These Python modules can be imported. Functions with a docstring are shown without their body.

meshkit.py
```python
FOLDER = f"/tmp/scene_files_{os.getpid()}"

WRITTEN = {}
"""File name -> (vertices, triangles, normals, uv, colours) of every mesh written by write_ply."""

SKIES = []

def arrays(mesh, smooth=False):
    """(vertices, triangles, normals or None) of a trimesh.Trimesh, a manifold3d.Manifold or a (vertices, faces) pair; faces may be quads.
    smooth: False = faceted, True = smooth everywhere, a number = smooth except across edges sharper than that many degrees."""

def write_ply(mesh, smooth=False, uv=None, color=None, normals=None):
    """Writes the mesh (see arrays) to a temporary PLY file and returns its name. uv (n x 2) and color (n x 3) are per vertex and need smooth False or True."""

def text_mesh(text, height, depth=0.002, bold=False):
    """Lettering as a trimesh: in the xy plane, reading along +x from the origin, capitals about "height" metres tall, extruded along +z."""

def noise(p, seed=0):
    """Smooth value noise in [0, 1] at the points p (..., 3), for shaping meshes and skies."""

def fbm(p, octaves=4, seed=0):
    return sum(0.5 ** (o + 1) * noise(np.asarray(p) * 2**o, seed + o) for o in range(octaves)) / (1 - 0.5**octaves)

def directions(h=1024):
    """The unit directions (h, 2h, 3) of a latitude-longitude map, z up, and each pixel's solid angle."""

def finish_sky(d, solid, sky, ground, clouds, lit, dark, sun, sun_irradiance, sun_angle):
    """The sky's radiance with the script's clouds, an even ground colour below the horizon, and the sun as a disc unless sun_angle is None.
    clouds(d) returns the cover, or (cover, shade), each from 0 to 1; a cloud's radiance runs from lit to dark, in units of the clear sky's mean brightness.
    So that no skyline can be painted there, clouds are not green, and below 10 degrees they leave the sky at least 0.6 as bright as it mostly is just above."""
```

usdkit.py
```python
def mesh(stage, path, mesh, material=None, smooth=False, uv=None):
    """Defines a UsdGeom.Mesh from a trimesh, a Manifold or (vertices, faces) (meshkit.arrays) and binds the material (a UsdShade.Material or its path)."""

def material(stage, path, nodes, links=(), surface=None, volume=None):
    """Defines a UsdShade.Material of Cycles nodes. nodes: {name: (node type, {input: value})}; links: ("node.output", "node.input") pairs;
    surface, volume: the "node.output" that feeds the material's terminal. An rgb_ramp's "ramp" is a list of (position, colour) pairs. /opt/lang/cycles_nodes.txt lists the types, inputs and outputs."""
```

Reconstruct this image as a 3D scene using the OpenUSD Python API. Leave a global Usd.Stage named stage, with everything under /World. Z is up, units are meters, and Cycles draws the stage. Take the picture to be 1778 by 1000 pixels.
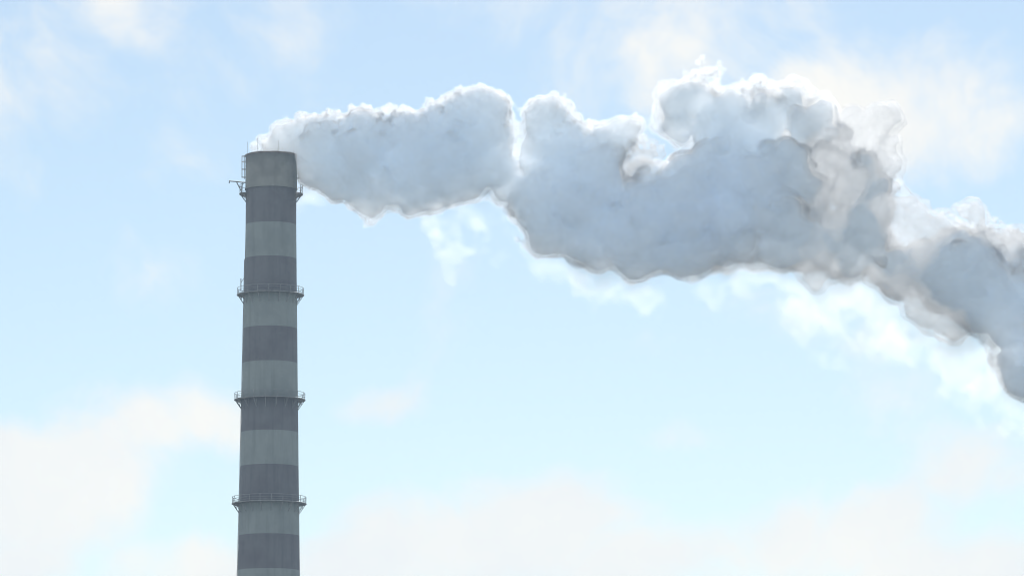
import math
import numpy as np
import trimesh
import usdkit
from scipy.spatial import cKDTree
from scipy.ndimage import gaussian_filter
from pxr import Usd, UsdGeom, UsdLux, UsdShade, Gf

stage = Usd.Stage.CreateInMemory()
UsdGeom.SetStageUpAxis(stage, "Z")
UsdGeom.SetStageMetersPerUnit(stage, 1.0)
UsdGeom.Xform.Define(stage, "/World")
UsdGeom.Scope.Define(stage, "/World/Looks")

# ------------------------------------------------------------------ camera, sky, sun, exposure
FPX = 9300.0                        # focal length in pixels of the 1778 px wide photograph (an 11 degree view)
DIST = 625.0                       # metres from the camera to the chimney, which stands at the origin
EYE = np.array([0.0, -DIST, 2.0])
YAW, PITCH = math.radians(2.607), math.radians(8.06)
EXPOSURE = 0.0
SUN_EL, SUN_AZ = math.radians(30.0), math.radians(6.0)
HAZE = 0.00013                     # scattering of the air per metre
SUN_POWER, SKY_STRENGTH = 1.15, 0.094

FWD = np.array([math.sin(YAW) * math.cos(PITCH), math.cos(YAW) * math.cos(PITCH), math.sin(PITCH)])
RIGHT = np.array([math.cos(YAW), -math.sin(YAW), 0.0])
UP = np.cross(RIGHT, FWD)
FLAT = np.array([math.sin(YAW), math.cos(YAW), 0.0])

cam = UsdGeom.Camera.Define(stage, "/World/camera")
cam.CreateHorizontalApertureAttr(36.0)
cam.CreateFocalLengthAttr(36.0 * FPX / 1778.0)
cam.CreateFocusDistanceAttr(DIST)
cam.CreateClippingRangeAttr(Gf.Vec2f(1.0, 200000.0))
cam.CreateExposureAttr(EXPOSURE)
m4 = np.eye(4)
m4[0, :3], m4[1, :3], m4[2, :3], m4[3, :3] = RIGHT, UP, -FWD, EYE
cam.AddTransformOp().Set(Gf.Matrix4d(m4.tolist()))


def direction(px, py):
    """The unit direction in which a point of the photograph lies."""
    d = FWD + RIGHT * (px - 889.0) / FPX + UP * (500.0 - py) / FPX
    return d / np.linalg.norm(d)


def spot(px, py, depth=0.0):
    """The place seen at a point of the photograph, depth metres beyond the chimney's axis."""
    d = direction(px, py)
    return EYE + d * (DIST * math.cos(YAW) + depth) / (d @ FLAT)


def height(py):
    """Height on the chimney's axis of a row of the photograph."""
    return float(spot(469, py)[2])


M_PER_PX = DIST / math.cos(PITCH) / FPX

sky = UsdLux.DomeLight.Define(stage, "/World/sky")
sky.GetPrim().SetCustomDataByKey("kind", "structure")
nodes = {
    "sky": ("sky_texture", {"sky_type": "single_scattering", "sun_disc": False, "sun_elevation": SUN_EL, "sun_rotation": SUN_AZ,
                            "aerosol_density": 0.16, "ozone_density": 1.6}),
    "geo": ("geometry", {}),
    "warpn": ("noise_texture", {"scale": 18.6, "detail": 4.0, "roughness": 0.6}),
    "warps": ("vector_math", {"math_type": "subtract", "vector2": (0.5, 0.5, 0.5)}),
    "warpm": ("vector_math", {"math_type": "scale", "scale": 0.014}),
    "pos": ("vector_math", {"math_type": "add"}),
    "fine": ("noise_texture", {"scale": 31.0, "detail": 8.0, "roughness": 0.56, "distortion": 0.3}),
    "broad": ("noise_texture", {"scale": 6.0, "detail": 3.0, "roughness": 0.5}),
    "tone": ("noise_texture", {"scale": 24.0, "detail": 6.0, "roughness": 0.55}),
}
links = [("geo.position", "warpn.vector"), ("warpn.color", "warps.vector1"), ("warps.vector", "warpm.vector1"),
         ("geo.position", "pos.vector1"), ("warpm.vector", "pos.vector2"),
         ("pos.vector", "fine.vector"), ("geo.position", "broad.vector"), ("pos.vector", "tone.vector")]
# banks of fair-weather cloud: where they stand in the sky, how wide and high, how thick
banks = [(90, 830, 290, 170, 1.0), (240, 740, 190, 75, 0.75), (400, 725, 170, 70, 0.75), (985, 900, 250, 140, 1.0), (720, 950, 300, 120, 0.95),
         (1150, 960, 320, 110, 1.0), (340, 970, 230, 90, 0.9), (1380, 930, 270, 120, 0.95), (1500, 870, 110, 50, 0.6), (1720, 820, 150, 80, 0.5),
         (620, 705, 140, 55, 0.65), (1200, 755, 150, 60, 0.5), (1580, 190, 280, 150, 1.05), (1730, 210, 190, 130, 0.9), (1125, 120, 70, 75, 0.55),
         (720, 90, 300, 170, 0.42), (780, -20, 240, 90, 0.5), (245, 95, 75, 32, 0.5), (0, 70, 60, 45, 0.6), (560, 120, 160, 80, 0.4), (860, 60, 720, 300, 0.55), (200, 110, 520, 260, 0.5),
         (1650, 1010, 260, 90, 0.8), (60, 960, 200, 70, 0.6)]
total = None
for k, (bx, by, rx, ry, amp) in enumerate(banks):
    c = direction(bx, by)
    sx, sz = FPX / rx, FPX / ry
    nodes[f"off{k}"] = ("vector_math", {"math_type": "subtract", "vector2": tuple(c)})
    nodes[f"sc{k}"] = ("vector_math", {"math_type": "multiply", "vector2": (sx, 2.0, sz)})
    nodes[f"len{k}"] = ("vector_math", {"math_type": "length"})
    nodes[f"bump{k}"] = ("map_range", {"range_type": "smoothstep", "from_min": 1.55, "from_max": 0.0, "to_min": 0.0, "to_max": 1.04 * amp, "clamp": True})
    links += [("pos.vector", f"off{k}.vector1"), (f"off{k}.vector", f"sc{k}.vector1"), (f"sc{k}.vector", f"len{k}.vector1"), (f"len{k}.value", f"bump{k}.value")]
    if total is None:
        total = f"bump{k}.result"
    else:
        nodes[f"mx{k}"] = ("math", {"math_type": "smoothmax", "value3": 0.06})
        links += [(total, f"mx{k}.value1"), (f"bump{k}.result", f"mx{k}.value2")]
        total = f"mx{k}.value"
nodes.update({
    # clouds away from those banks: the same kind, from broad noise, over the whole sky
    "away": ("vector_math", {"math_type": "distance", "vector2": tuple(direction(889, 500))}),
    "awayf": ("map_range", {"range_type": "smoothstep", "from_min": 0.113, "from_max": 0.22, "to_min": 0.0, "to_max": 1.0, "clamp": True}),
    "bcov": ("map_range", {"from_min": 0.42, "from_max": 0.66, "to_min": 0.0, "to_max": 1.0, "clamp": True}),
    "bmul": ("math", {"math_type": "multiply"}),
    "allc": ("math", {"math_type": "maximum"}),
    "nz": ("map_range", {"from_min": 0.25, "from_max": 0.75, "to_min": -0.5, "to_max": 0.5, "clamp": True}),
    "sum": ("math", {"math_type": "add"}),
    "cov": ("map_range", {"range_type": "smoothstep", "from_min": 0.22, "from_max": 0.86, "to_min": 0.0, "to_max": 0.95, "clamp": True}),
    "ccol": ("rgb_ramp", {"ramp": [(0.34, (9.9, 9.95, 9.8)), (0.62, (10.9, 10.6, 9.9))]}),
    "mix": ("mix_color", {"blend_type": "mix", "use_clamp": True}),
    "bg": ("background_shader", {"strength": SKY_STRENGTH}),
})
links += [("geo.position", "away.vector1"), ("away.value", "awayf.value"), ("broad.fac", "bcov.value"), ("bcov.result", "bmul.value1"), ("awayf.result", "bmul.value2"),
          (total, "allc.value1"), ("bmul.value", "allc.value2"), ("fine.fac", "nz.value"), ("allc.value", "sum.value1"), ("nz.result", "sum.value2"), ("sum.value", "cov.value"),
          ("tone.fac", "ccol.fac"), ("cov.result", "mix.fac"), ("sky.color", "mix.a"), ("ccol.color", "mix.b"), ("mix.result", "bg.color")]
UsdShade.MaterialBindingAPI.Apply(sky.GetPrim()).Bind(usdkit.material(stage, "/World/Looks/sky", nodes, links, surface="bg.background"))

sun = UsdLux.DistantLight.Define(stage, "/World/sun")
sun.CreateIntensityAttr(SUN_POWER)
sun.CreateNormalizeAttr(True)
sun.CreateAngleAttr(0.5)
sun.CreateColorAttr(Gf.Vec3f(1.0, 0.98, 0.95))
sd = np.array([math.sin(SUN_AZ) * math.cos(SUN_EL), math.cos(SUN_AZ) * math.cos(SUN_EL), math.sin(SUN_EL)])
sx_ = np.cross([0, 0, 1.0], sd)
sx_ /= np.linalg.norm(sx_)
m4 = np.eye(4)
m4[0, :3], m4[1, :3], m4[2, :3] = sx_, np.cross(sd, sx_), sd
sun.AddTransformOp().Set(Gf.Matrix4d(m4.tolist()))

# ------------------------------------------------------------------ helpers
taken = {}


def fresh(parent, name):
    k = taken.get((parent, name), 0)
    taken[(parent, name)] = k + 1
    return f"{parent}/{name}" + (f"_{k:03d}" if k else "")


def tag(prim, label=None, category=None, group=None, kind=None):
    for key, val in (("label", label), ("category", category), ("group", group), ("kind", kind)):
        if val:
            prim.SetCustomDataByKey(key, val)


def obj(name, mesh, material, parent="/World", smooth=False, **tags):
    path = fresh(str(parent), name)
    prim = usdkit.mesh(stage, path, mesh, material, smooth=smooth).GetPrim()
    tag(prim, **tags)
    return path


def rod(a, b, r, sides=8):
    return trimesh.creation.cylinder(radius=r, segment=[a, b], sections=sides)


def joined(parts):
    return trimesh.util.concatenate(parts)


def polar(r, ang, z):
    return np.array([r * math.cos(ang), r * math.sin(ang), z])


def hoop(radius, z, tube, a0=0.0, a1=2 * math.pi, steps=96, sides=8):
    """A round bar bent along an arc about the chimney's axis."""
    ring = abs(a1 - a0) > 6.28
    n = steps if ring else steps + 1
    t = a0 + (a1 - a0) * np.arange(n) / steps
    s = np.arange(sides) * 2 * math.pi / sides
    rr = radius + tube * np.cos(s)[None, :]
    v = np.stack([rr * np.cos(t)[:, None], rr * np.sin(t)[:, None], np.broadcast_to(z + tube * np.sin(s)[None, :], (n, sides))], -1).reshape(-1, 3)
    i, j = np.meshgrid(np.arange(n if ring else n - 1), np.arange(sides), indexing="ij")
    i2, j2 = (i + 1) % n, (j + 1) % sides
    q = np.stack([i * sides + j, i2 * sides + j, i2 * sides + j2, i * sides + j2], -1).reshape(-1, 4)
    return trimesh.Trimesh(v, np.vstack([q[:, [0, 1, 2]], q[:, [0, 2, 3]]]), process=False)


def turned(profile, a0=0.0, a1=2 * math.pi, steps=128):
    """A closed (radius, z) outline, counter-clockwise, turned about the chimney's axis through an arc."""
    p = np.asarray(profile, float)
    ring = abs(a1 - a0) > 6.28
    n = steps if ring else steps + 1
    t = a0 + (a1 - a0) * np.arange(n) / steps
    k = len(p)
    v = np.stack([p[None, :, 0] * np.cos(t)[:, None], p[None, :, 0] * np.sin(t)[:, None], np.broadcast_to(p[None, :, 1], (n, k))], -1).reshape(-1, 3)
    i, j = np.meshgrid(np.arange(n if ring else n - 1), np.arange(k), indexing="ij")
    i2, j2 = (i + 1) % n, (j + 1) % k
    q = np.stack([i * k + j, i2 * k + j, i2 * k + j2, i * k + j2], -1).reshape(-1, 4)
    f = [q[:, [0, 1, 2]], q[:, [0, 2, 3]]]
    if not ring:
        fan = np.array([[0, b, b + 1] for b in range(1, k - 1)])
        f += [fan, fan[:, ::-1] + (n - 1) * k]
    return trimesh.Trimesh(v, np.vstack(f), process=False)


# ------------------------------------------------------------------ materials
L = "/World/Looks/"


def concrete(name, base, stain, stain_amount, streak, bump=0.02, soot=None):
    """Painted or bare concrete: broad mottling, rain streaks running down, fine grain."""
    n = {
        "g": ("geometry", {}),
        "mp": ("mapping", {"scale": (1.6, 1.6, 0.12)}),
        "st": ("noise_texture", {"scale": 1.0, "detail": 5.0, "roughness": 0.6}),
        "br": ("noise_texture", {"scale": 0.33, "detail": 4.0, "roughness": 0.55}),
        "gr": ("noise_texture", {"scale": 9.0, "detail": 4.0, "roughness": 0.6}),
        "brr": ("map_range", {"from_min": 0.42, "from_max": 0.68, "to_min": 0.0, "to_max": stain_amount, "clamp": True}),
        "str": ("map_range", {"from_min": 0.48, "from_max": 0.72, "to_min": 0.0, "to_max": streak, "clamp": True}),
        "grr": ("map_range", {"from_min": 0.3, "from_max": 0.7, "to_min": 0.94, "to_max": 1.06}),
        "m1": ("mix_color", {"blend_type": "mix", "a": base, "b": stain}),
        "m2": ("mix_color", {"blend_type": "mix", "b": tuple(0.55 * x for x in stain)}),
        "m3": ("vector_math", {"math_type": "scale"}),
        "b": ("bump", {"strength": 0.35, "distance": bump}),
        "p": ("principled_bsdf", {"roughness": 0.9, "specular_ior_level": 0.2}),
    }
    lk = [("g.position", "mp.vector"), ("mp.vector", "st.vector"), ("g.position", "br.vector"), ("g.position", "gr.vector"),
          ("br.fac", "brr.value"), ("st.fac", "str.value"), ("gr.fac", "grr.value"),
          ("brr.result", "m1.fac"), ("m1.result", "m2.a"), ("str.result", "m2.fac"), ("m2.result", "m3.vector1"), ("grr.result", "m3.scale"),
          ("m3.vector", "p.base_color"), ("gr.fac", "b.height"), ("b.normal", "p.normal")]
    if soot:                                           # settled soot: a ragged black-grey bloom that starts at the mouth
        n.update({"sx": ("separate_xyz", {}), "sz": ("map_range", {"from_min": soot[0], "from_max": soot[1], "to_min": -0.25, "to_max": 0.75}),
                  "sa": ("math", {"math_type": "add"}), "sr": ("map_range", {"range_type": "smoothstep", "from_min": 0.45, "from_max": 1.15, "to_min": 0.0, "to_max": 0.6, "clamp": True}),
                  "m4": ("mix_color", {"blend_type": "mix", "b": (0.115, 0.118, 0.118)})})
        lk = [x for x in lk if x != ("m3.vector", "p.base_color")] + [("g.position", "sx.vector"), ("sx.z", "sz.value"), ("sz.result", "sa.value1"), ("br.fac", "sa.value2"), ("sa.value", "sr.value"),
                                                                      ("m3.vector", "m4.a"), ("sr.result", "m4.fac"), ("m4.result", "p.base_color")]
    return usdkit.material(stage, L + name, n, lk, surface="p.BSDF")


PALE = concrete("pale_paint", (0.255, 0.28, 0.27), (0.215, 0.235, 0.23), 0.9, 0.3)
DARK = concrete("faded_red_paint", (0.165, 0.165, 0.172), (0.135, 0.128, 0.138), 0.9, 0.32)
CROWN = concrete("sooty_concrete", (0.27, 0.275, 0.255), (0.19, 0.19, 0.182), 0.95, 0.3, soot=(height(310), height(268)))
BARE = concrete("bare_concrete", (0.36, 0.35, 0.32), (0.28, 0.27, 0.25), 0.8, 0.3)
STEEL = usdkit.material(stage, L + "galvanised_steel", {"g": ("geometry", {}), "n": ("noise_texture", {"scale": 3.0, "detail": 3.0}),
                        "r": ("rgb_ramp", {"ramp": [(0.3, (0.20, 0.20, 0.20)), (0.7, (0.31, 0.31, 0.30))]}),
                        "p": ("principled_bsdf", {"roughness": 0.6, "metallic": 0.15})}, [("g.position", "n.vector"), ("n.fac", "r.fac"), ("r.color", "p.base_color")], surface="p.BSDF")
RUST = usdkit.material(stage, L + "weathered_steel", {"g": ("geometry", {}), "n": ("noise_texture", {"scale": 2.0, "detail": 4.0}),
                       "r": ("rgb_ramp", {"ramp": [(0.3, (0.13, 0.10, 0.085)), (0.7, (0.24, 0.22, 0.20))]}),
                       "p": ("principled_bsdf", {"roughness": 0.75})}, [("g.position", "n.vector"), ("n.fac", "r.fac"), ("r.color", "p.base_color")], surface="p.BSDF")
GROUND = usdkit.material(stage, L + "open_ground", {"g": ("geometry", {}), "n": ("noise_texture", {"scale": 0.02, "detail": 6.0, "roughness": 0.6}),
                         "r": ("rgb_ramp", {"ramp": [(0.35, (0.16, 0.16, 0.13)), (0.5, (0.34, 0.34, 0.32)), (0.65, (0.52, 0.52, 0.52))]}),
                         "p": ("principled_bsdf", {"roughness": 1.0})}, [("g.position", "n.vector"), ("n.fac", "r.fac"), ("r.color", "p.base_color")], surface="p.BSDF")

# ------------------------------------------------------------------ ground
gv = 15000.0
obj("ground", trimesh.Trimesh([[-gv, -gv, 0], [gv, -gv, 0], [gv, gv, 0], [-gv, gv, 0]], [[0, 1, 2], [0, 2, 3]], process=False), GROUND, kind="structure")

# ------------------------------------------------------------------ haze: even, faintly blue winter air that fades the far chimney
hz = trimesh.creation.box(bounds=[[-15200.0, -15200.0, -1.0], [15200.0, 15200.0, 140.0]])
obj("haze", hz, usdkit.material(stage, L + "haze_air", {"p": ("principled_volume", {"color": (0.52, 0.76, 1.0), "density": HAZE, "anisotropy": 0.25})}, volume="p.volume"), kind="stuff")

# ------------------------------------------------------------------ chimney
CH = "/World/chimney"
UsdGeom.Xform.Define(stage, CH)
tag(stage.GetPrimAtPath(CH), "tall concrete chimney with faded red and pale bands and four railed galleries", "chimney")

h_of = {py: height(py) for py in (270.5, 330, 391, 450, 511, 571, 631, 692, 751, 810, 872, 930, 990)}
r_table = np.array([(0.0, 5.4), (20.0, 4.95), (height(1000), 53.7 * M_PER_PX), (height(820), 50.6 * M_PER_PX), (height(620), 47.4 * M_PER_PX),
                    (height(445), 44.8 * M_PER_PX), (height(390), 43.9 * M_PER_PX), (height(330), 43.7 * M_PER_PX), (height(268), 43.7 * M_PER_PX)])


def shaft_r(z):
    return float(np.interp(z, r_table[:, 0], r_table[:, 1]))


WALL = 0.35


def band(z0, z1, material, name, label=None):
    zs = np.linspace(z0, z1, max(2, int((z1 - z0) / 1.35) + 1))
    out = [(shaft_r(z), z) for z in zs]
    prof = [(shaft_r(z0) - WALL, z0)] + out + [(shaft_r(z1) - WALL, z1)]
    obj(name, turned(prof), material, CH, smooth=40, label=label)


edges = [990, 930, 872, 810, 751, 692, 631, 571, 511, 450, 391, 330]
zs_ = [h_of[e] for e in edges]
step = zs_[1] - zs_[0]
low = zs_[0]
for k in range(6):                                   # the bands go on below the picture, then bare concrete to the ground
    band(low - step, low, PALE if k % 2 == 0 else DARK, "pale_band" if k % 2 == 0 else "faded_red_band")
    low -= step
band(0.0, low, BARE, "lower_shaft")
for k in range(len(zs_) - 1):
    dark = k % 2 == 0
    band(zs_[k], zs_[k + 1], DARK if dark else PALE, "faded_red_band" if dark else "pale_band")

# crown: slightly wider than the shaft, open at the top, with a ledge below and a ragged rim
z_ledge, z_top = h_of[330], h_of[270.5]
rc = 44.9 * M_PER_PX
prof = [(rc - 0.4, z_ledge + 0.16)] + [(rc, z) for z in np.linspace(z_ledge + 0.16, z_top - 0.14, 4)] + [(rc - 0.4, z_top - 0.14)]
obj("crown", turned(prof), CROWN, CH, smooth=40, label="grey sooty top section of the chimney")
obj("ledge", turned([(rc - 0.4, z_ledge), (rc + 0.05, z_ledge), (rc + 0.05, z_ledge + 0.158), (rc - 0.4, z_ledge + 0.158)]), CROWN, CH, smooth=30)
rng = np.random.default_rng(5)
n_seg = 44
for k in range(n_seg):                               # cast-iron cap segments round the mouth
    a0, a1 = 2 * math.pi * (k + 0.04) / n_seg, 2 * math.pi * (k + 0.96) / n_seg
    dz, dr = rng.uniform(-0.03, 0.05), rng.uniform(-0.02, 0.03)
    obj("cap_segment", turned([(rc - 0.42, z_top - 0.138), (rc + 0.035 + dr, z_top - 0.138), (rc + 0.035 + dr, z_top + 0.04 + dz), (rc - 0.42, z_top + 0.06 + dz)], a0, a1, 3), RUST, CH)


def gallery(z, r_out, n_post, rail_h, arc=None, phase=0.0, bracket_drop=1.15, name="gallery"):
    """A ring walkway: deck, then brackets below, posts and three rails above, as its sub-parts."""
    ri = shaft_r(z) + 0.03
    a0, a1 = arc if arc else (0.0, 2 * math.pi)
    deck = joined([turned([(ri, z - 0.05), (r_out, z - 0.05), (r_out, z), (ri, z)], a0, a1), hoop(r_out + 0.03, z - 0.03, 0.055, a0, a1)])
    path = obj(name, deck, STEEL, CH)
    angs = [a0 + (a1 - a0) * (k + phase) / n_post for k in range(n_post)] if not arc else list(np.linspace(a0 + 0.02, a1 - 0.02, n_post))
    for a in angs:
        rw = shaft_r(z - bracket_drop)
        top_in, top_out, foot = polar(ri - 0.02, a, z - 0.09), polar(r_out - 0.05, a, z - 0.09), polar(rw + 0.01, a, z - bracket_drop)
        obj("bracket", joined([rod(top_in, top_out, 0.035, 6), rod(top_out, foot, 0.036, 6), rod(foot, polar(ri - 0.02, a, z - 0.09), 0.03, 6),
                               rod(polar((ri + r_out) / 2, a, z - 0.09), (top_out + foot) / 2, 0.03, 6)]), STEEL, path)
        obj("post", rod(polar(r_out - 0.02, a, z), polar(r_out + 0.01, a, z + rail_h), 0.032, 6), STEEL, path)
    for hh, tb in ((1.0, 0.028), (0.62, 0.02), (0.28, 0.02)):
        obj("rail", hoop(r_out + 0.005, z + rail_h * hh, tb, a0, a1, steps=72, sides=6), STEEL, path)
    return path


gallery(height(512), 57.4 * M_PER_PX, 18, 0.76, phase=0.35)
gallery(height(694), 60.6 * M_PER_PX, 18, 0.76, phase=0.1)
gallery(height(874), 63.6 * M_PER_PX, 20, 0.76, phase=0.2)
zt = height(337)
gallery(zt, 54.4 * M_PER_PX, 6, 1.0, arc=(math.radians(-22), math.radians(75)), name="upper_gallery", bracket_drop=1.0)
gallery(zt, 54.4 * M_PER_PX, 6, 1.0, arc=(math.radians(105), math.radians(202)), name="upper_gallery", bracket_drop=1.0)


def caged_ladder(side, px_in, px_out, py_top, py_bot, hoops):
    """A ladder up the crown with hoops round it, seen from the side."""
    ang = math.pi if side < 0 else 0.0
    z0, z1 = height(py_bot), height(py_top)
    near, far = abs(px_in - 470) * M_PER_PX, abs(px_out - 470) * M_PER_PX
    xs = side * 1.0
    path = obj("ladder", joined([rod([xs * (near + 0.12), y, z0], [xs * (near + 0.12), y, z1], 0.035, 6) for y in (-0.24, 0.24)]), STEEL, CH)
    for z in np.arange(z0 + 0.15, z1, 0.3):
        obj("rung", rod([xs * (near + 0.12), -0.24, z], [xs * (near + 0.12), 0.24, z], 0.018, 6), STEEL, path)
    for z in hoops:
        zz = height(z)
        t = np.linspace(-math.pi / 2, math.pi / 2, 9)
        pts = [np.array([xs * (near + 0.1 + (far - near - 0.1) * math.cos(a)), 0.36 * math.sin(a), zz]) for a in t]
        pts = [np.array([xs * near * 0.99, -0.3, zz])] + pts + [np.array([xs * near * 0.99, 0.3, zz])]
        obj("hoop", joined([rod(a, b, 0.032, 6) for a, b in zip(pts[:-1], pts[1:])]), STEEL, path)
    for a in (-0.9, -0.3, 0.3, 0.9):
        p = np.array([xs * (near + 0.1 + (far - near - 0.1) * math.cos(a)), 0.36 * math.sin(a), 0])
        obj("cage_bar", rod(p + [0, 0, height(hoops[-1])], p + [0, 0, height(hoops[0])], 0.02, 6), STEEL, path)


caged_ladder(-1, 425.5, 418.5, 270.5, 311, (272, 281.5, 294.5, 308.5))
caged_ladder(1, 515.0, 522.0, 280, 312, (285, 294, 301.5, 310))

# jib with its hook over the left upper gallery
pj = spot(397.5, 314.5)
pw = spot(427, 317.2)
jib = obj("jib_arm", joined([rod(pj, pw, 0.075, 8), rod(pj + [0, 0, -0.02], pj + [0.12, 0, -0.02], 0.1, 8)]), STEEL, CH)
obj("strut", rod(spot(410.8, 316.4), spot(418.6, 331.5), 0.06, 8), STEEL, jib)
obj("strut", rod(spot(420.2, 331), spot(420.8, 317), 0.05, 8), STEEL, jib)
obj("strut", rod(spot(424.5, 317), spot(417, 326), 0.03, 8), STEEL, jib)
obj("hook", joined([rod(pj + [0.06, 0, -0.05], spot(398.2, 317), 0.018, 6), trimesh.creation.icosphere(1, 0.075).apply_translation(spot(398.2, 317.4))]), STEEL, jib)

# lightning rods round the mouth
for px, top, ang in ((428.5, 249, 170), (446, 246.5, 238), (481.5, 251, 285), (508, 250.5, 322)):
    x = (px - 470) * M_PER_PX
    y = -math.sqrt(max(0.0, (rc - 0.1) ** 2 - x * x))
    obj("lightning_rod", rod([x, y, z_top - 0.4], [x, y, height(top)], 0.018, 6), RUST, CH)

# antenna mast with its stay on the second gallery and the climbing ladder that runs up the left edge of the shaft
obj("antenna_mast", joined([rod(spot(418.3, 504, 0.6), spot(418.3, 483.5, 0.6), 0.05, 8), rod(spot(418.3, 491, 0.6), spot(424.0, 482.5, 0.9), 0.025, 6)]), RUST, CH)
la = math.radians(172)
zl = np.linspace(height(1100), height(450), 12)
for d in (-0.07, 0.07):
    obj("ladder_stile", joined([rod(polar(shaft_r(a) + 0.06, la + d, a), polar(shaft_r(b) + 0.06, la + d, b), 0.03, 6) for a, b in zip(zl[:-1], zl[1:])]), STEEL, CH)

# ------------------------------------------------------------------ plume of steam and smoke
# Blobs of the plume: (column, row, radius) in pixels of the photograph at the chimney's distance, then depth in radii (+ away); the plume is about as deep as it is high.
CORE = [
    (646, 372, 24, .1), (640, 350, 28, -.2), (716, 370, 26, 0), (724, 345, 34, .2),    (458, 266, 10, -0.2), (478, 262, 18, 0), (440, 261, 6, 0), (447, 255, 8, 0), (456, 247, 9, 0.1), (478, 246, 12, 0.3), (466, 255, 12, -0.2), (488, 240, 22, 0.1),
    (500, 248, 26, 0.2), (530, 243, 36, 0.2), (528, 283, 18, 0.5), (560, 252, 46, -0.2), (592, 258, 56, 0.2), (552, 300, 34, 0.2), (632, 258, 64, -0.2), (600, 305, 44, 0.3),
    (682, 256, 66, 0.1), (650, 322, 52, -0.2), (645, 362, 24, 0.1), (700, 322, 54, 0.2), (722, 358, 28, -0.1), (735, 258, 66, -0.2), (785, 250, 74, 0.2), (775, 305, 52, -0.1),
    (805, 205, 36, 0), (838, 205, 48, -0.2), (845, 242, 46, -0.4), (848, 285, 52, 0.1), (812, 310, 40, -0.3), (955, 222, 44, 0.1), (936, 260, 32, -0.1), (985, 265, 58, 0.2),
    (936, 308, 38, 0.3), (900, 326, 26, 0.1), (868, 330, 20, 0.1), (1045, 262, 48, -0.1), (1082, 243, 29, 0.1), (1040, 300, 48, -0.5), (955, 345, 64, 0.1), (962, 395, 48, -0.1),
    (1025, 365, 86, 0.1), (1035, 425, 54, 0), (1100, 400, 82, -0.1), (1100, 450, 42, 0.1), (1178, 380, 92, 0.1), (1185, 335, 60, -0.3), (1112, 305, 30, 0.2), (1135, 330, 30, 0),
    (1200, 425, 48, -0.1), (1250, 390, 78, 0.1), (1290, 420, 54, 0), (1185, 188, 43, 0.1), (1212, 163, 34, 0), (1226, 150, 20, -0.1), (1180, 230, 38, -0.2), (1245, 212, 46, 0.2),
    (1290, 225, 36, 0.1), (1285, 185, 40, 0), (1284, 160, 19, 0.1), (1330, 205, 50, -0.1), (1372, 178, 28, 0.1), (1396, 222, 43, -0.1), (1320, 320, 76, -0.2), (1255, 305, 74, 0.1),
    (1345, 375, 56, 0), (1330, 425, 40, 0.1), (1300, 265, 64, 0.15), (1240, 235, 50, 0.2), (1362, 268, 46, 0.2), (1395, 425, 42, 0.1), (1290, 225, 40, 0.1),
]
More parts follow.
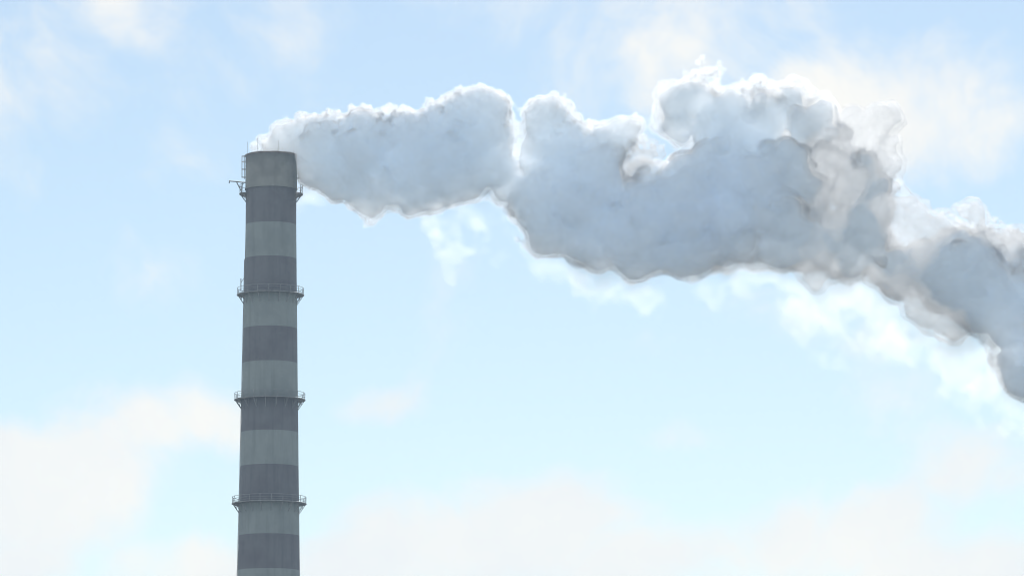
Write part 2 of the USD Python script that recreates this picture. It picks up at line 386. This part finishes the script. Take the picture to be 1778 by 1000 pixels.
FAR = [
    (1418, 205, 30, -.2), (1436, 238, 30, -.3), (1430, 280, 32, -.6), (1405, 330, 36, -.6),    (1370, 300, 54, -.5), (1340, 380, 52, -.9), (1392, 232, 40, -.3), (1365, 425, 44, -.3), (1300, 420, 40, -1.2), (1690, 488, 76, -.1), (1640, 475, 54, .1), (1585, 470, 44, 0), (1512, 350, 42, .1), (1498, 405, 46, -.1),
    (1410, 410, 34, 0.2), (1440, 425, 34, 0.1), (1550, 450, 36, 0.1), (1590, 478, 36, 0), (1495, 305, 29, -0.2), (1512, 350, 37, 0.1), (1500, 400, 43, -0.1), (1470, 450, 36, -0.1),
    (1692, 482, 66, -0.1), (1642, 495, 46, 0.1), (1720, 525, 60, -0.2), (1775, 490, 58, 0.1), (1762, 560, 54, -0.1), (1845, 560, 84, 0.1), (1790, 640, 58, -0.1),
    (1850, 650, 78, 0.2), (1930, 620, 110, 0), (1900, 720, 80, -0.2), (2030, 680, 120, 0.1), (2130, 740, 130, 0), (1440, 415, 40, 0.2), (1415, 380, 34, 0.3), (1595, 465, 40, 0),
    (1400, 425, 40, 0.1), (1550, 470, 36, 0.1), (1360, 400, 40, 0), (1380, 430, 36, 0.1),
]
THIN = [
    (1500, 222, 26, 0), (1528, 222, 27, .2), (1545, 250, 26, -.1), (1490, 250, 30, .3), (1450, 262, 28, .1), (1440, 300, 34, -.2), (1425, 340, 38, .1), (1540, 330, 24, .2), (1555, 285, 16, 0), (1475, 350, 46, .4),
    (1590, 400, 38, .1), (1640, 395, 36, 0), (1690, 400, 34, -.1), (1738, 432, 32, .1), (1560, 420, 40, .2), (1545, 372, 30, .3), (1770, 450, 34, 0), (1420, 240, 14, 0), (1465, 400, 50, .5), (1500, 285, 40, .5), (1470, 310, 44, -.4), (1530, 290, 30, -.3), (1525, 380, 40, .2), (1440, 370, 44, -.3),
     (1440, 415, 46, .2), (1395, 425, 46, .1), (1415, 375, 38, .3), (1595, 465, 50, 0), (1550, 480, 46, .1), (1655, 432, 50, .3), (1705, 430, 44, .1), (1760, 455, 42, .2),
    (1610, 520, 44, .3), (1660, 550, 44, .3), (1430, 460, 40, .1), (1120, 285, 22, .1), (1138, 272, 12, 0), (1098, 300, 26, -.4), (1105, 268, 10, 0),
]
LOW = [
    (512, 272, 15, -1.2), (504, 264, 12, -1.4), (522, 284, 18, -.6), (535, 300, 22, -.3), (495, 258, 12, -1.2),
    (1545, 540, 40, -.1), (1600, 570, 46, .1), (1660, 590, 48, 0), (1690, 640, 42, -.1), (1735, 640, 46, .2), (1700, 675, 20, .1), (1580, 605, 24, 0), (1745, 680, 30, 0), (1800, 710, 40, 0),
    (798, 368, 22, .1), (826, 395, 28, -.1), (842, 422, 20, .1), (878, 388, 30, .2), (820, 440, 14, 0), (905, 398, 18, 0), (870, 355, 26, .3),
    (962, 470, 18, .1), (1010, 475, 24, -.1), (1055, 488, 22, .1), (1105, 476, 24, 0), (1150, 482, 20, .1), (1128, 496, 9, 0), (1200, 468, 22, -.1), (1290, 465, 26, .1), (1345, 470, 34, 0),
    (1400, 500, 38, .1), (1440, 540, 36, -.1), (1465, 580, 14, 0), (1410, 550, 20, .1), (1480, 505, 46, .1), (1520, 545, 38, -.2), (945, 492, 9, 0), (1240, 470, 22, .1),
]
VOX = 0.2
rng = np.random.default_rng(11)


def blobs(rows):
    c = np.array([spot(x, y, d * r * M_PER_PX) for x, y, r, d in rows])
    return c, np.array([r * M_PER_PX for _, _, r, _ in rows])


class Grid:
    def __init__(self, centres, radii, margin):
        self.lo = (centres - radii[:, None]).min(0) - margin
        self.n = np.ceil(((centres + radii[:, None]).max(0) + margin - self.lo) / VOX).astype(int) + 1

    def points(self, idx):
        return self.lo + np.stack(np.unravel_index(idx, self.n), -1) * VOX


def blob_field(grid, centres, radii, reach):
    """Distance to the nearest blob's surface, blended softly (negative inside)."""
    acc = np.zeros(grid.n, np.float32)
    k = 2.8
    for c, r in zip(centres, radii):
        a = np.maximum(np.floor((c - r - reach - grid.lo) / VOX).astype(int), 0)
        b = np.minimum(np.ceil((c + r + reach - grid.lo) / VOX).astype(int) + 1, grid.n)
        ax = [grid.lo[i] + np.arange(a[i], b[i]) * VOX - c[i] for i in range(3)]
        d = np.sqrt(ax[0][:, None, None] ** 2 + ax[1][None, :, None] ** 2 + ax[2][None, None, :] ** 2) - r
        acc[a[0]:b[0], a[1]:b[1], a[2]:b[2]] += np.exp(-k * np.minimum(d, 9.0) / 1.0).astype(np.float32)
    return -np.log(np.maximum(acc, 1e-12)) / k


def cells(p, size, seed):
    """Rounded bumps (1 at a bump's crown, 0 between bumps) from a jittered lattice."""
    g = np.random.default_rng(seed)
    lo, hi = p.min(0) - 2 * size, p.max(0) + 2 * size
    axes = [np.arange(lo[i], hi[i], size) for i in range(3)]
    q = np.stack(np.meshgrid(*axes, indexing="ij"), -1).reshape(-1, 3)
    q = q + g.uniform(-0.5, 0.5, q.shape) * size
    d, _ = cKDTree(q).query(p, workers=-1)
    return 1.0 - np.minimum(d / (0.9 * size), 1.0) ** 2


def soft_noise(shape_like, seed, sigma):
    g = np.random.default_rng(seed)
    a = gaussian_filter(g.standard_normal(shape_like).astype(np.float32), sigma, mode="wrap")
    return a / a.std()


def surface(f, grid, level):
    """The level surface of a field on a grid as a closed mesh (surface nets)."""
    s = f < level
    s[[0, -1]] = s[:, [0, -1]] = False
    s[:, :, [0, -1]] = False
    count = sum(s[i:s.shape[0] - 1 + i, j:s.shape[1] - 1 + j, k:s.shape[2] - 1 + k].astype(np.int8) for i in (0, 1) for j in (0, 1) for k in (0, 1))
    cell = np.flatnonzero((count > 0) & (count < 8))
    cn = np.array(s.shape) - 1
    ci = np.stack(np.unravel_index(cell, cn), -1)
    number = np.full(cn, -1, np.int32)
    number.ravel()[cell] = np.arange(len(cell))
    pos, wt = np.zeros((len(cell), 3)), np.zeros(len(cell))
    corners = [(i, j, k) for i in (0, 1) for j in (0, 1) for k in (0, 1)]
    val = {c: f[ci[:, 0] + c[0], ci[:, 1] + c[1], ci[:, 2] + c[2]].astype(float) - level for c in corners}
    inn = {c: s[ci[:, 0] + c[0], ci[:, 1] + c[1], ci[:, 2] + c[2]] for c in corners}
    for c in corners:
        for ax in range(3):
            if c[ax] == 0:
                e = tuple(c[i] + (i == ax) for i in range(3))
                cross = inn[c] != inn[e]
                den = np.where(np.abs(val[c] - val[e]) < 1e-9, 1e-9, val[c] - val[e])
                t = np.clip(val[c] / den, 0.02, 0.98)
                p = np.tile(np.array(c, float), (len(cell), 1))
                p[:, ax] = t
                pos += np.where(cross[:, None], p, 0)
                wt += cross
    v = grid.lo + (ci + pos / np.maximum(wt, 1)[:, None]) * VOX
    faces = []
    for ax in range(3):
        u, w = (ax + 1) % 3, (ax + 2) % 3
        a = np.take(s, range(s.shape[ax] - 1), ax)
        b = np.take(s, range(1, s.shape[ax]), ax)
        e = np.argwhere(a != b)
        flip = a[e[:, 0], e[:, 1], e[:, 2]]
        q = []
        for du, dw in ((0, 0), (1, 0), (1, 1), (0, 1)):
            x = e.copy()
            x[:, u] -= du
            x[:, w] -= dw
            q.append(number[x[:, 0], x[:, 1], x[:, 2]])
        q = np.stack(q, -1)
        q = np.where(flip[:, None], q, q[:, ::-1])
        faces.append(q)
    q = np.vstack(faces)
    q = q[(q >= 0).all(1)]
    return trimesh.Trimesh(v, np.vstack([q[:, [0, 1, 2]], q[:, [0, 2, 3]]]), process=False)


def puffs(name, mesh, material, smooth=False, least=500):
    """Each closed piece of a level surface is a part of its own; specks are dropped."""
    from scipy.sparse import coo_matrix
    from scipy.sparse.csgraph import connected_components
    e = mesh.edges
    n, lab = connected_components(coo_matrix((np.ones(len(e), np.int8), (e[:, 0], e[:, 1])), shape=(len(mesh.vertices),) * 2), directed=False)
    fl = lab[mesh.faces[:, 0]]
    for k in np.argsort(-np.bincount(fl, minlength=n)):
        faces = mesh.faces[fl == k]
        if len(faces) < least:
            break
        t = mesh.vertices[faces]
        if np.einsum("ij,ij->i", t[:, 0], np.cross(t[:, 1], t[:, 2])).sum() < 0:
            continue                                   # a hollow inside
        used, inv = np.unique(faces, return_inverse=True)
        obj(name, trimesh.Trimesh(mesh.vertices[used], inv.reshape(-1, 3), process=False), material, PL, smooth=smooth)


def plume_field(rows, seed, lump, ragged, reach=4.4, torn=0.14):
    c, r = blobs(rows)
    grid = Grid(c, r, reach)
    f = blob_field(grid, c, r, reach)
    f0 = f.copy()
    gz = np.gradient(f, VOX, axis=2)
    near = np.flatnonzero((f > -3.2).ravel() & (f < 3.9).ravel())
    p = grid.points(near)
    lit = np.clip(0.25 + 1.1 * gz.ravel()[near], 0, 1)               # 1 on the upper side, where the plume curls up crisply
    # bumps are small near the mouth and grow downwind
    grow = np.clip((p[:, 0] + 1.0) / 60.0, 0.0, 1.0)
    d = np.zeros(len(near))
    for size, amp, when in ((7.5, 1.9, grow), (4.2, 1.9, grow), (2.3, 1.35, 0.75 + 0.1 * grow), (1.15, 1.05, 1.0 - 0.45 * grow), (0.6, 0.48, 1.0 - 0.7 * grow)):
        d += lump * amp * when * (cells(p, size, seed + int(size * 10)) - 0.55)
    tatter = np.zeros(len(near))
    for sig, amp in ((8.0, 0.8), (4.0, 0.45), (1.8, torn)):
        tatter += amp * soft_noise(grid.n, seed + int(sig * 7), sig).ravel()[near]
    d = d * (0.3 + 0.7 * lit) + ragged * tatter * (0.8 - 0.5 * lit)
    mouth = np.clip((np.linalg.norm(p - [0, 0, h_of[270.5]], axis=1) - 1.5) / 4.0, 0.15, 1.0)
    f.ravel()[near] -= (d * mouth).astype(np.float32)
    return f, f0, grid


PL = "/World/smoke_plume"
UsdGeom.Xform.Define(stage, PL)
tag(stage.GetPrimAtPath(PL), "billowing grey and white plume of smoke drifting right from the chimney mouth", "smoke")
RIM_TINT = (0.965, 0.97, 0.98)
WISP_TINT = (0.93, 0.945, 0.97)
LOW_TINT = (0.96, 0.90, 0.83)
BODY_TINT = (0.66, 0.83, 1.0)


def smoke(name, density, g, tint):
    return usdkit.material(stage, L + name, {"p": ("principled_volume", {"color": tint, "density": density, "anisotropy": g})}, volume="p.volume")




def smoke_body(name, color, path, cover=1.0):
    """Dense smoke: light wanders inside it, path metres between scatterings, so thin curls glow against the sun and thick parts stay grey. Cover: how much of what is behind it hides."""
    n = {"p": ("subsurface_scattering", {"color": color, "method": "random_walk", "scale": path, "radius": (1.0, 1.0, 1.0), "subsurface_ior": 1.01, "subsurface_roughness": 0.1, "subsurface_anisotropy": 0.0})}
    if cover >= 1.0:
        return usdkit.material(stage, L + name, n, surface="p.BSSRDF")
    n.update({"t": ("transparent_bsdf", {}), "m": ("mix_closure", {"fac": cover})})
    return usdkit.material(stage, L + name, n, [("t.BSDF", "m.closure1"), ("p.BSSRDF", "m.closure2")], surface="m.closure")


def along(grid, x0, x1):
    return np.clip((grid.lo[0] + np.arange(grid.n[0]) * VOX - x0) / (x1 - x0), 0, 1)[:, None, None]


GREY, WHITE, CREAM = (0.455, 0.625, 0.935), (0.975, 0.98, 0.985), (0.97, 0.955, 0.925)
f, f0, grid = plume_field(CORE + FAR, 3, 1.1, 0.7)
up, far = np.gradient(f0, VOX, axis=2), along(grid, 10, 60)
under = np.clip(-up, 0, 1)
spread = 0.38 + 0.06 * under + 0.36 * far
puffs("billow_glow", surface(f - 0.3 * spread, grid, 0.0), smoke("glow_smoke", 0.13, 0.77, RIM_TINT))
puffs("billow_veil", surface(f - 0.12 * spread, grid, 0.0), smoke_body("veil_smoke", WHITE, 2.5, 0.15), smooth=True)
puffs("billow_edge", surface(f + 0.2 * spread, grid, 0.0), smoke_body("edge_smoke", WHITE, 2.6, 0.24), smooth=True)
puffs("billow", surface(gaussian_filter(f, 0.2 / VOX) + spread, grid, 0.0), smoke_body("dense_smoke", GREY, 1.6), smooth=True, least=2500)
f, f0, grid = plume_field(THIN, 7, 1.0, 0.7)
puffs("wisp_glow", surface(f, grid, 0.25), smoke("wisp_glow_smoke", 0.025, 0.7, RIM_TINT))
puffs("wisp_veil", surface(f, grid, 0.1), smoke_body("wisp_veil_smoke", WHITE, 5.0, 0.2), smooth=True)
puffs("wisp", surface(f, grid, -0.5), smoke_body("wisp_smoke", WHITE, 5.0, 0.35), smooth=True)
f, f0, grid = plume_field(LOW, 13, 0.7, 2.1, torn=0.55)
f = gaussian_filter(f, 0.15 / VOX)
for name, level, density, g in (("tatter_veil", 0.6, 0.016, 0.58), ("tatter", 0.1, 0.018, 0.55), ("tatter_heart", -0.5, 0.022, 0.55)):
    puffs(name, surface(f, grid, level), smoke(name, density, g, CREAM))
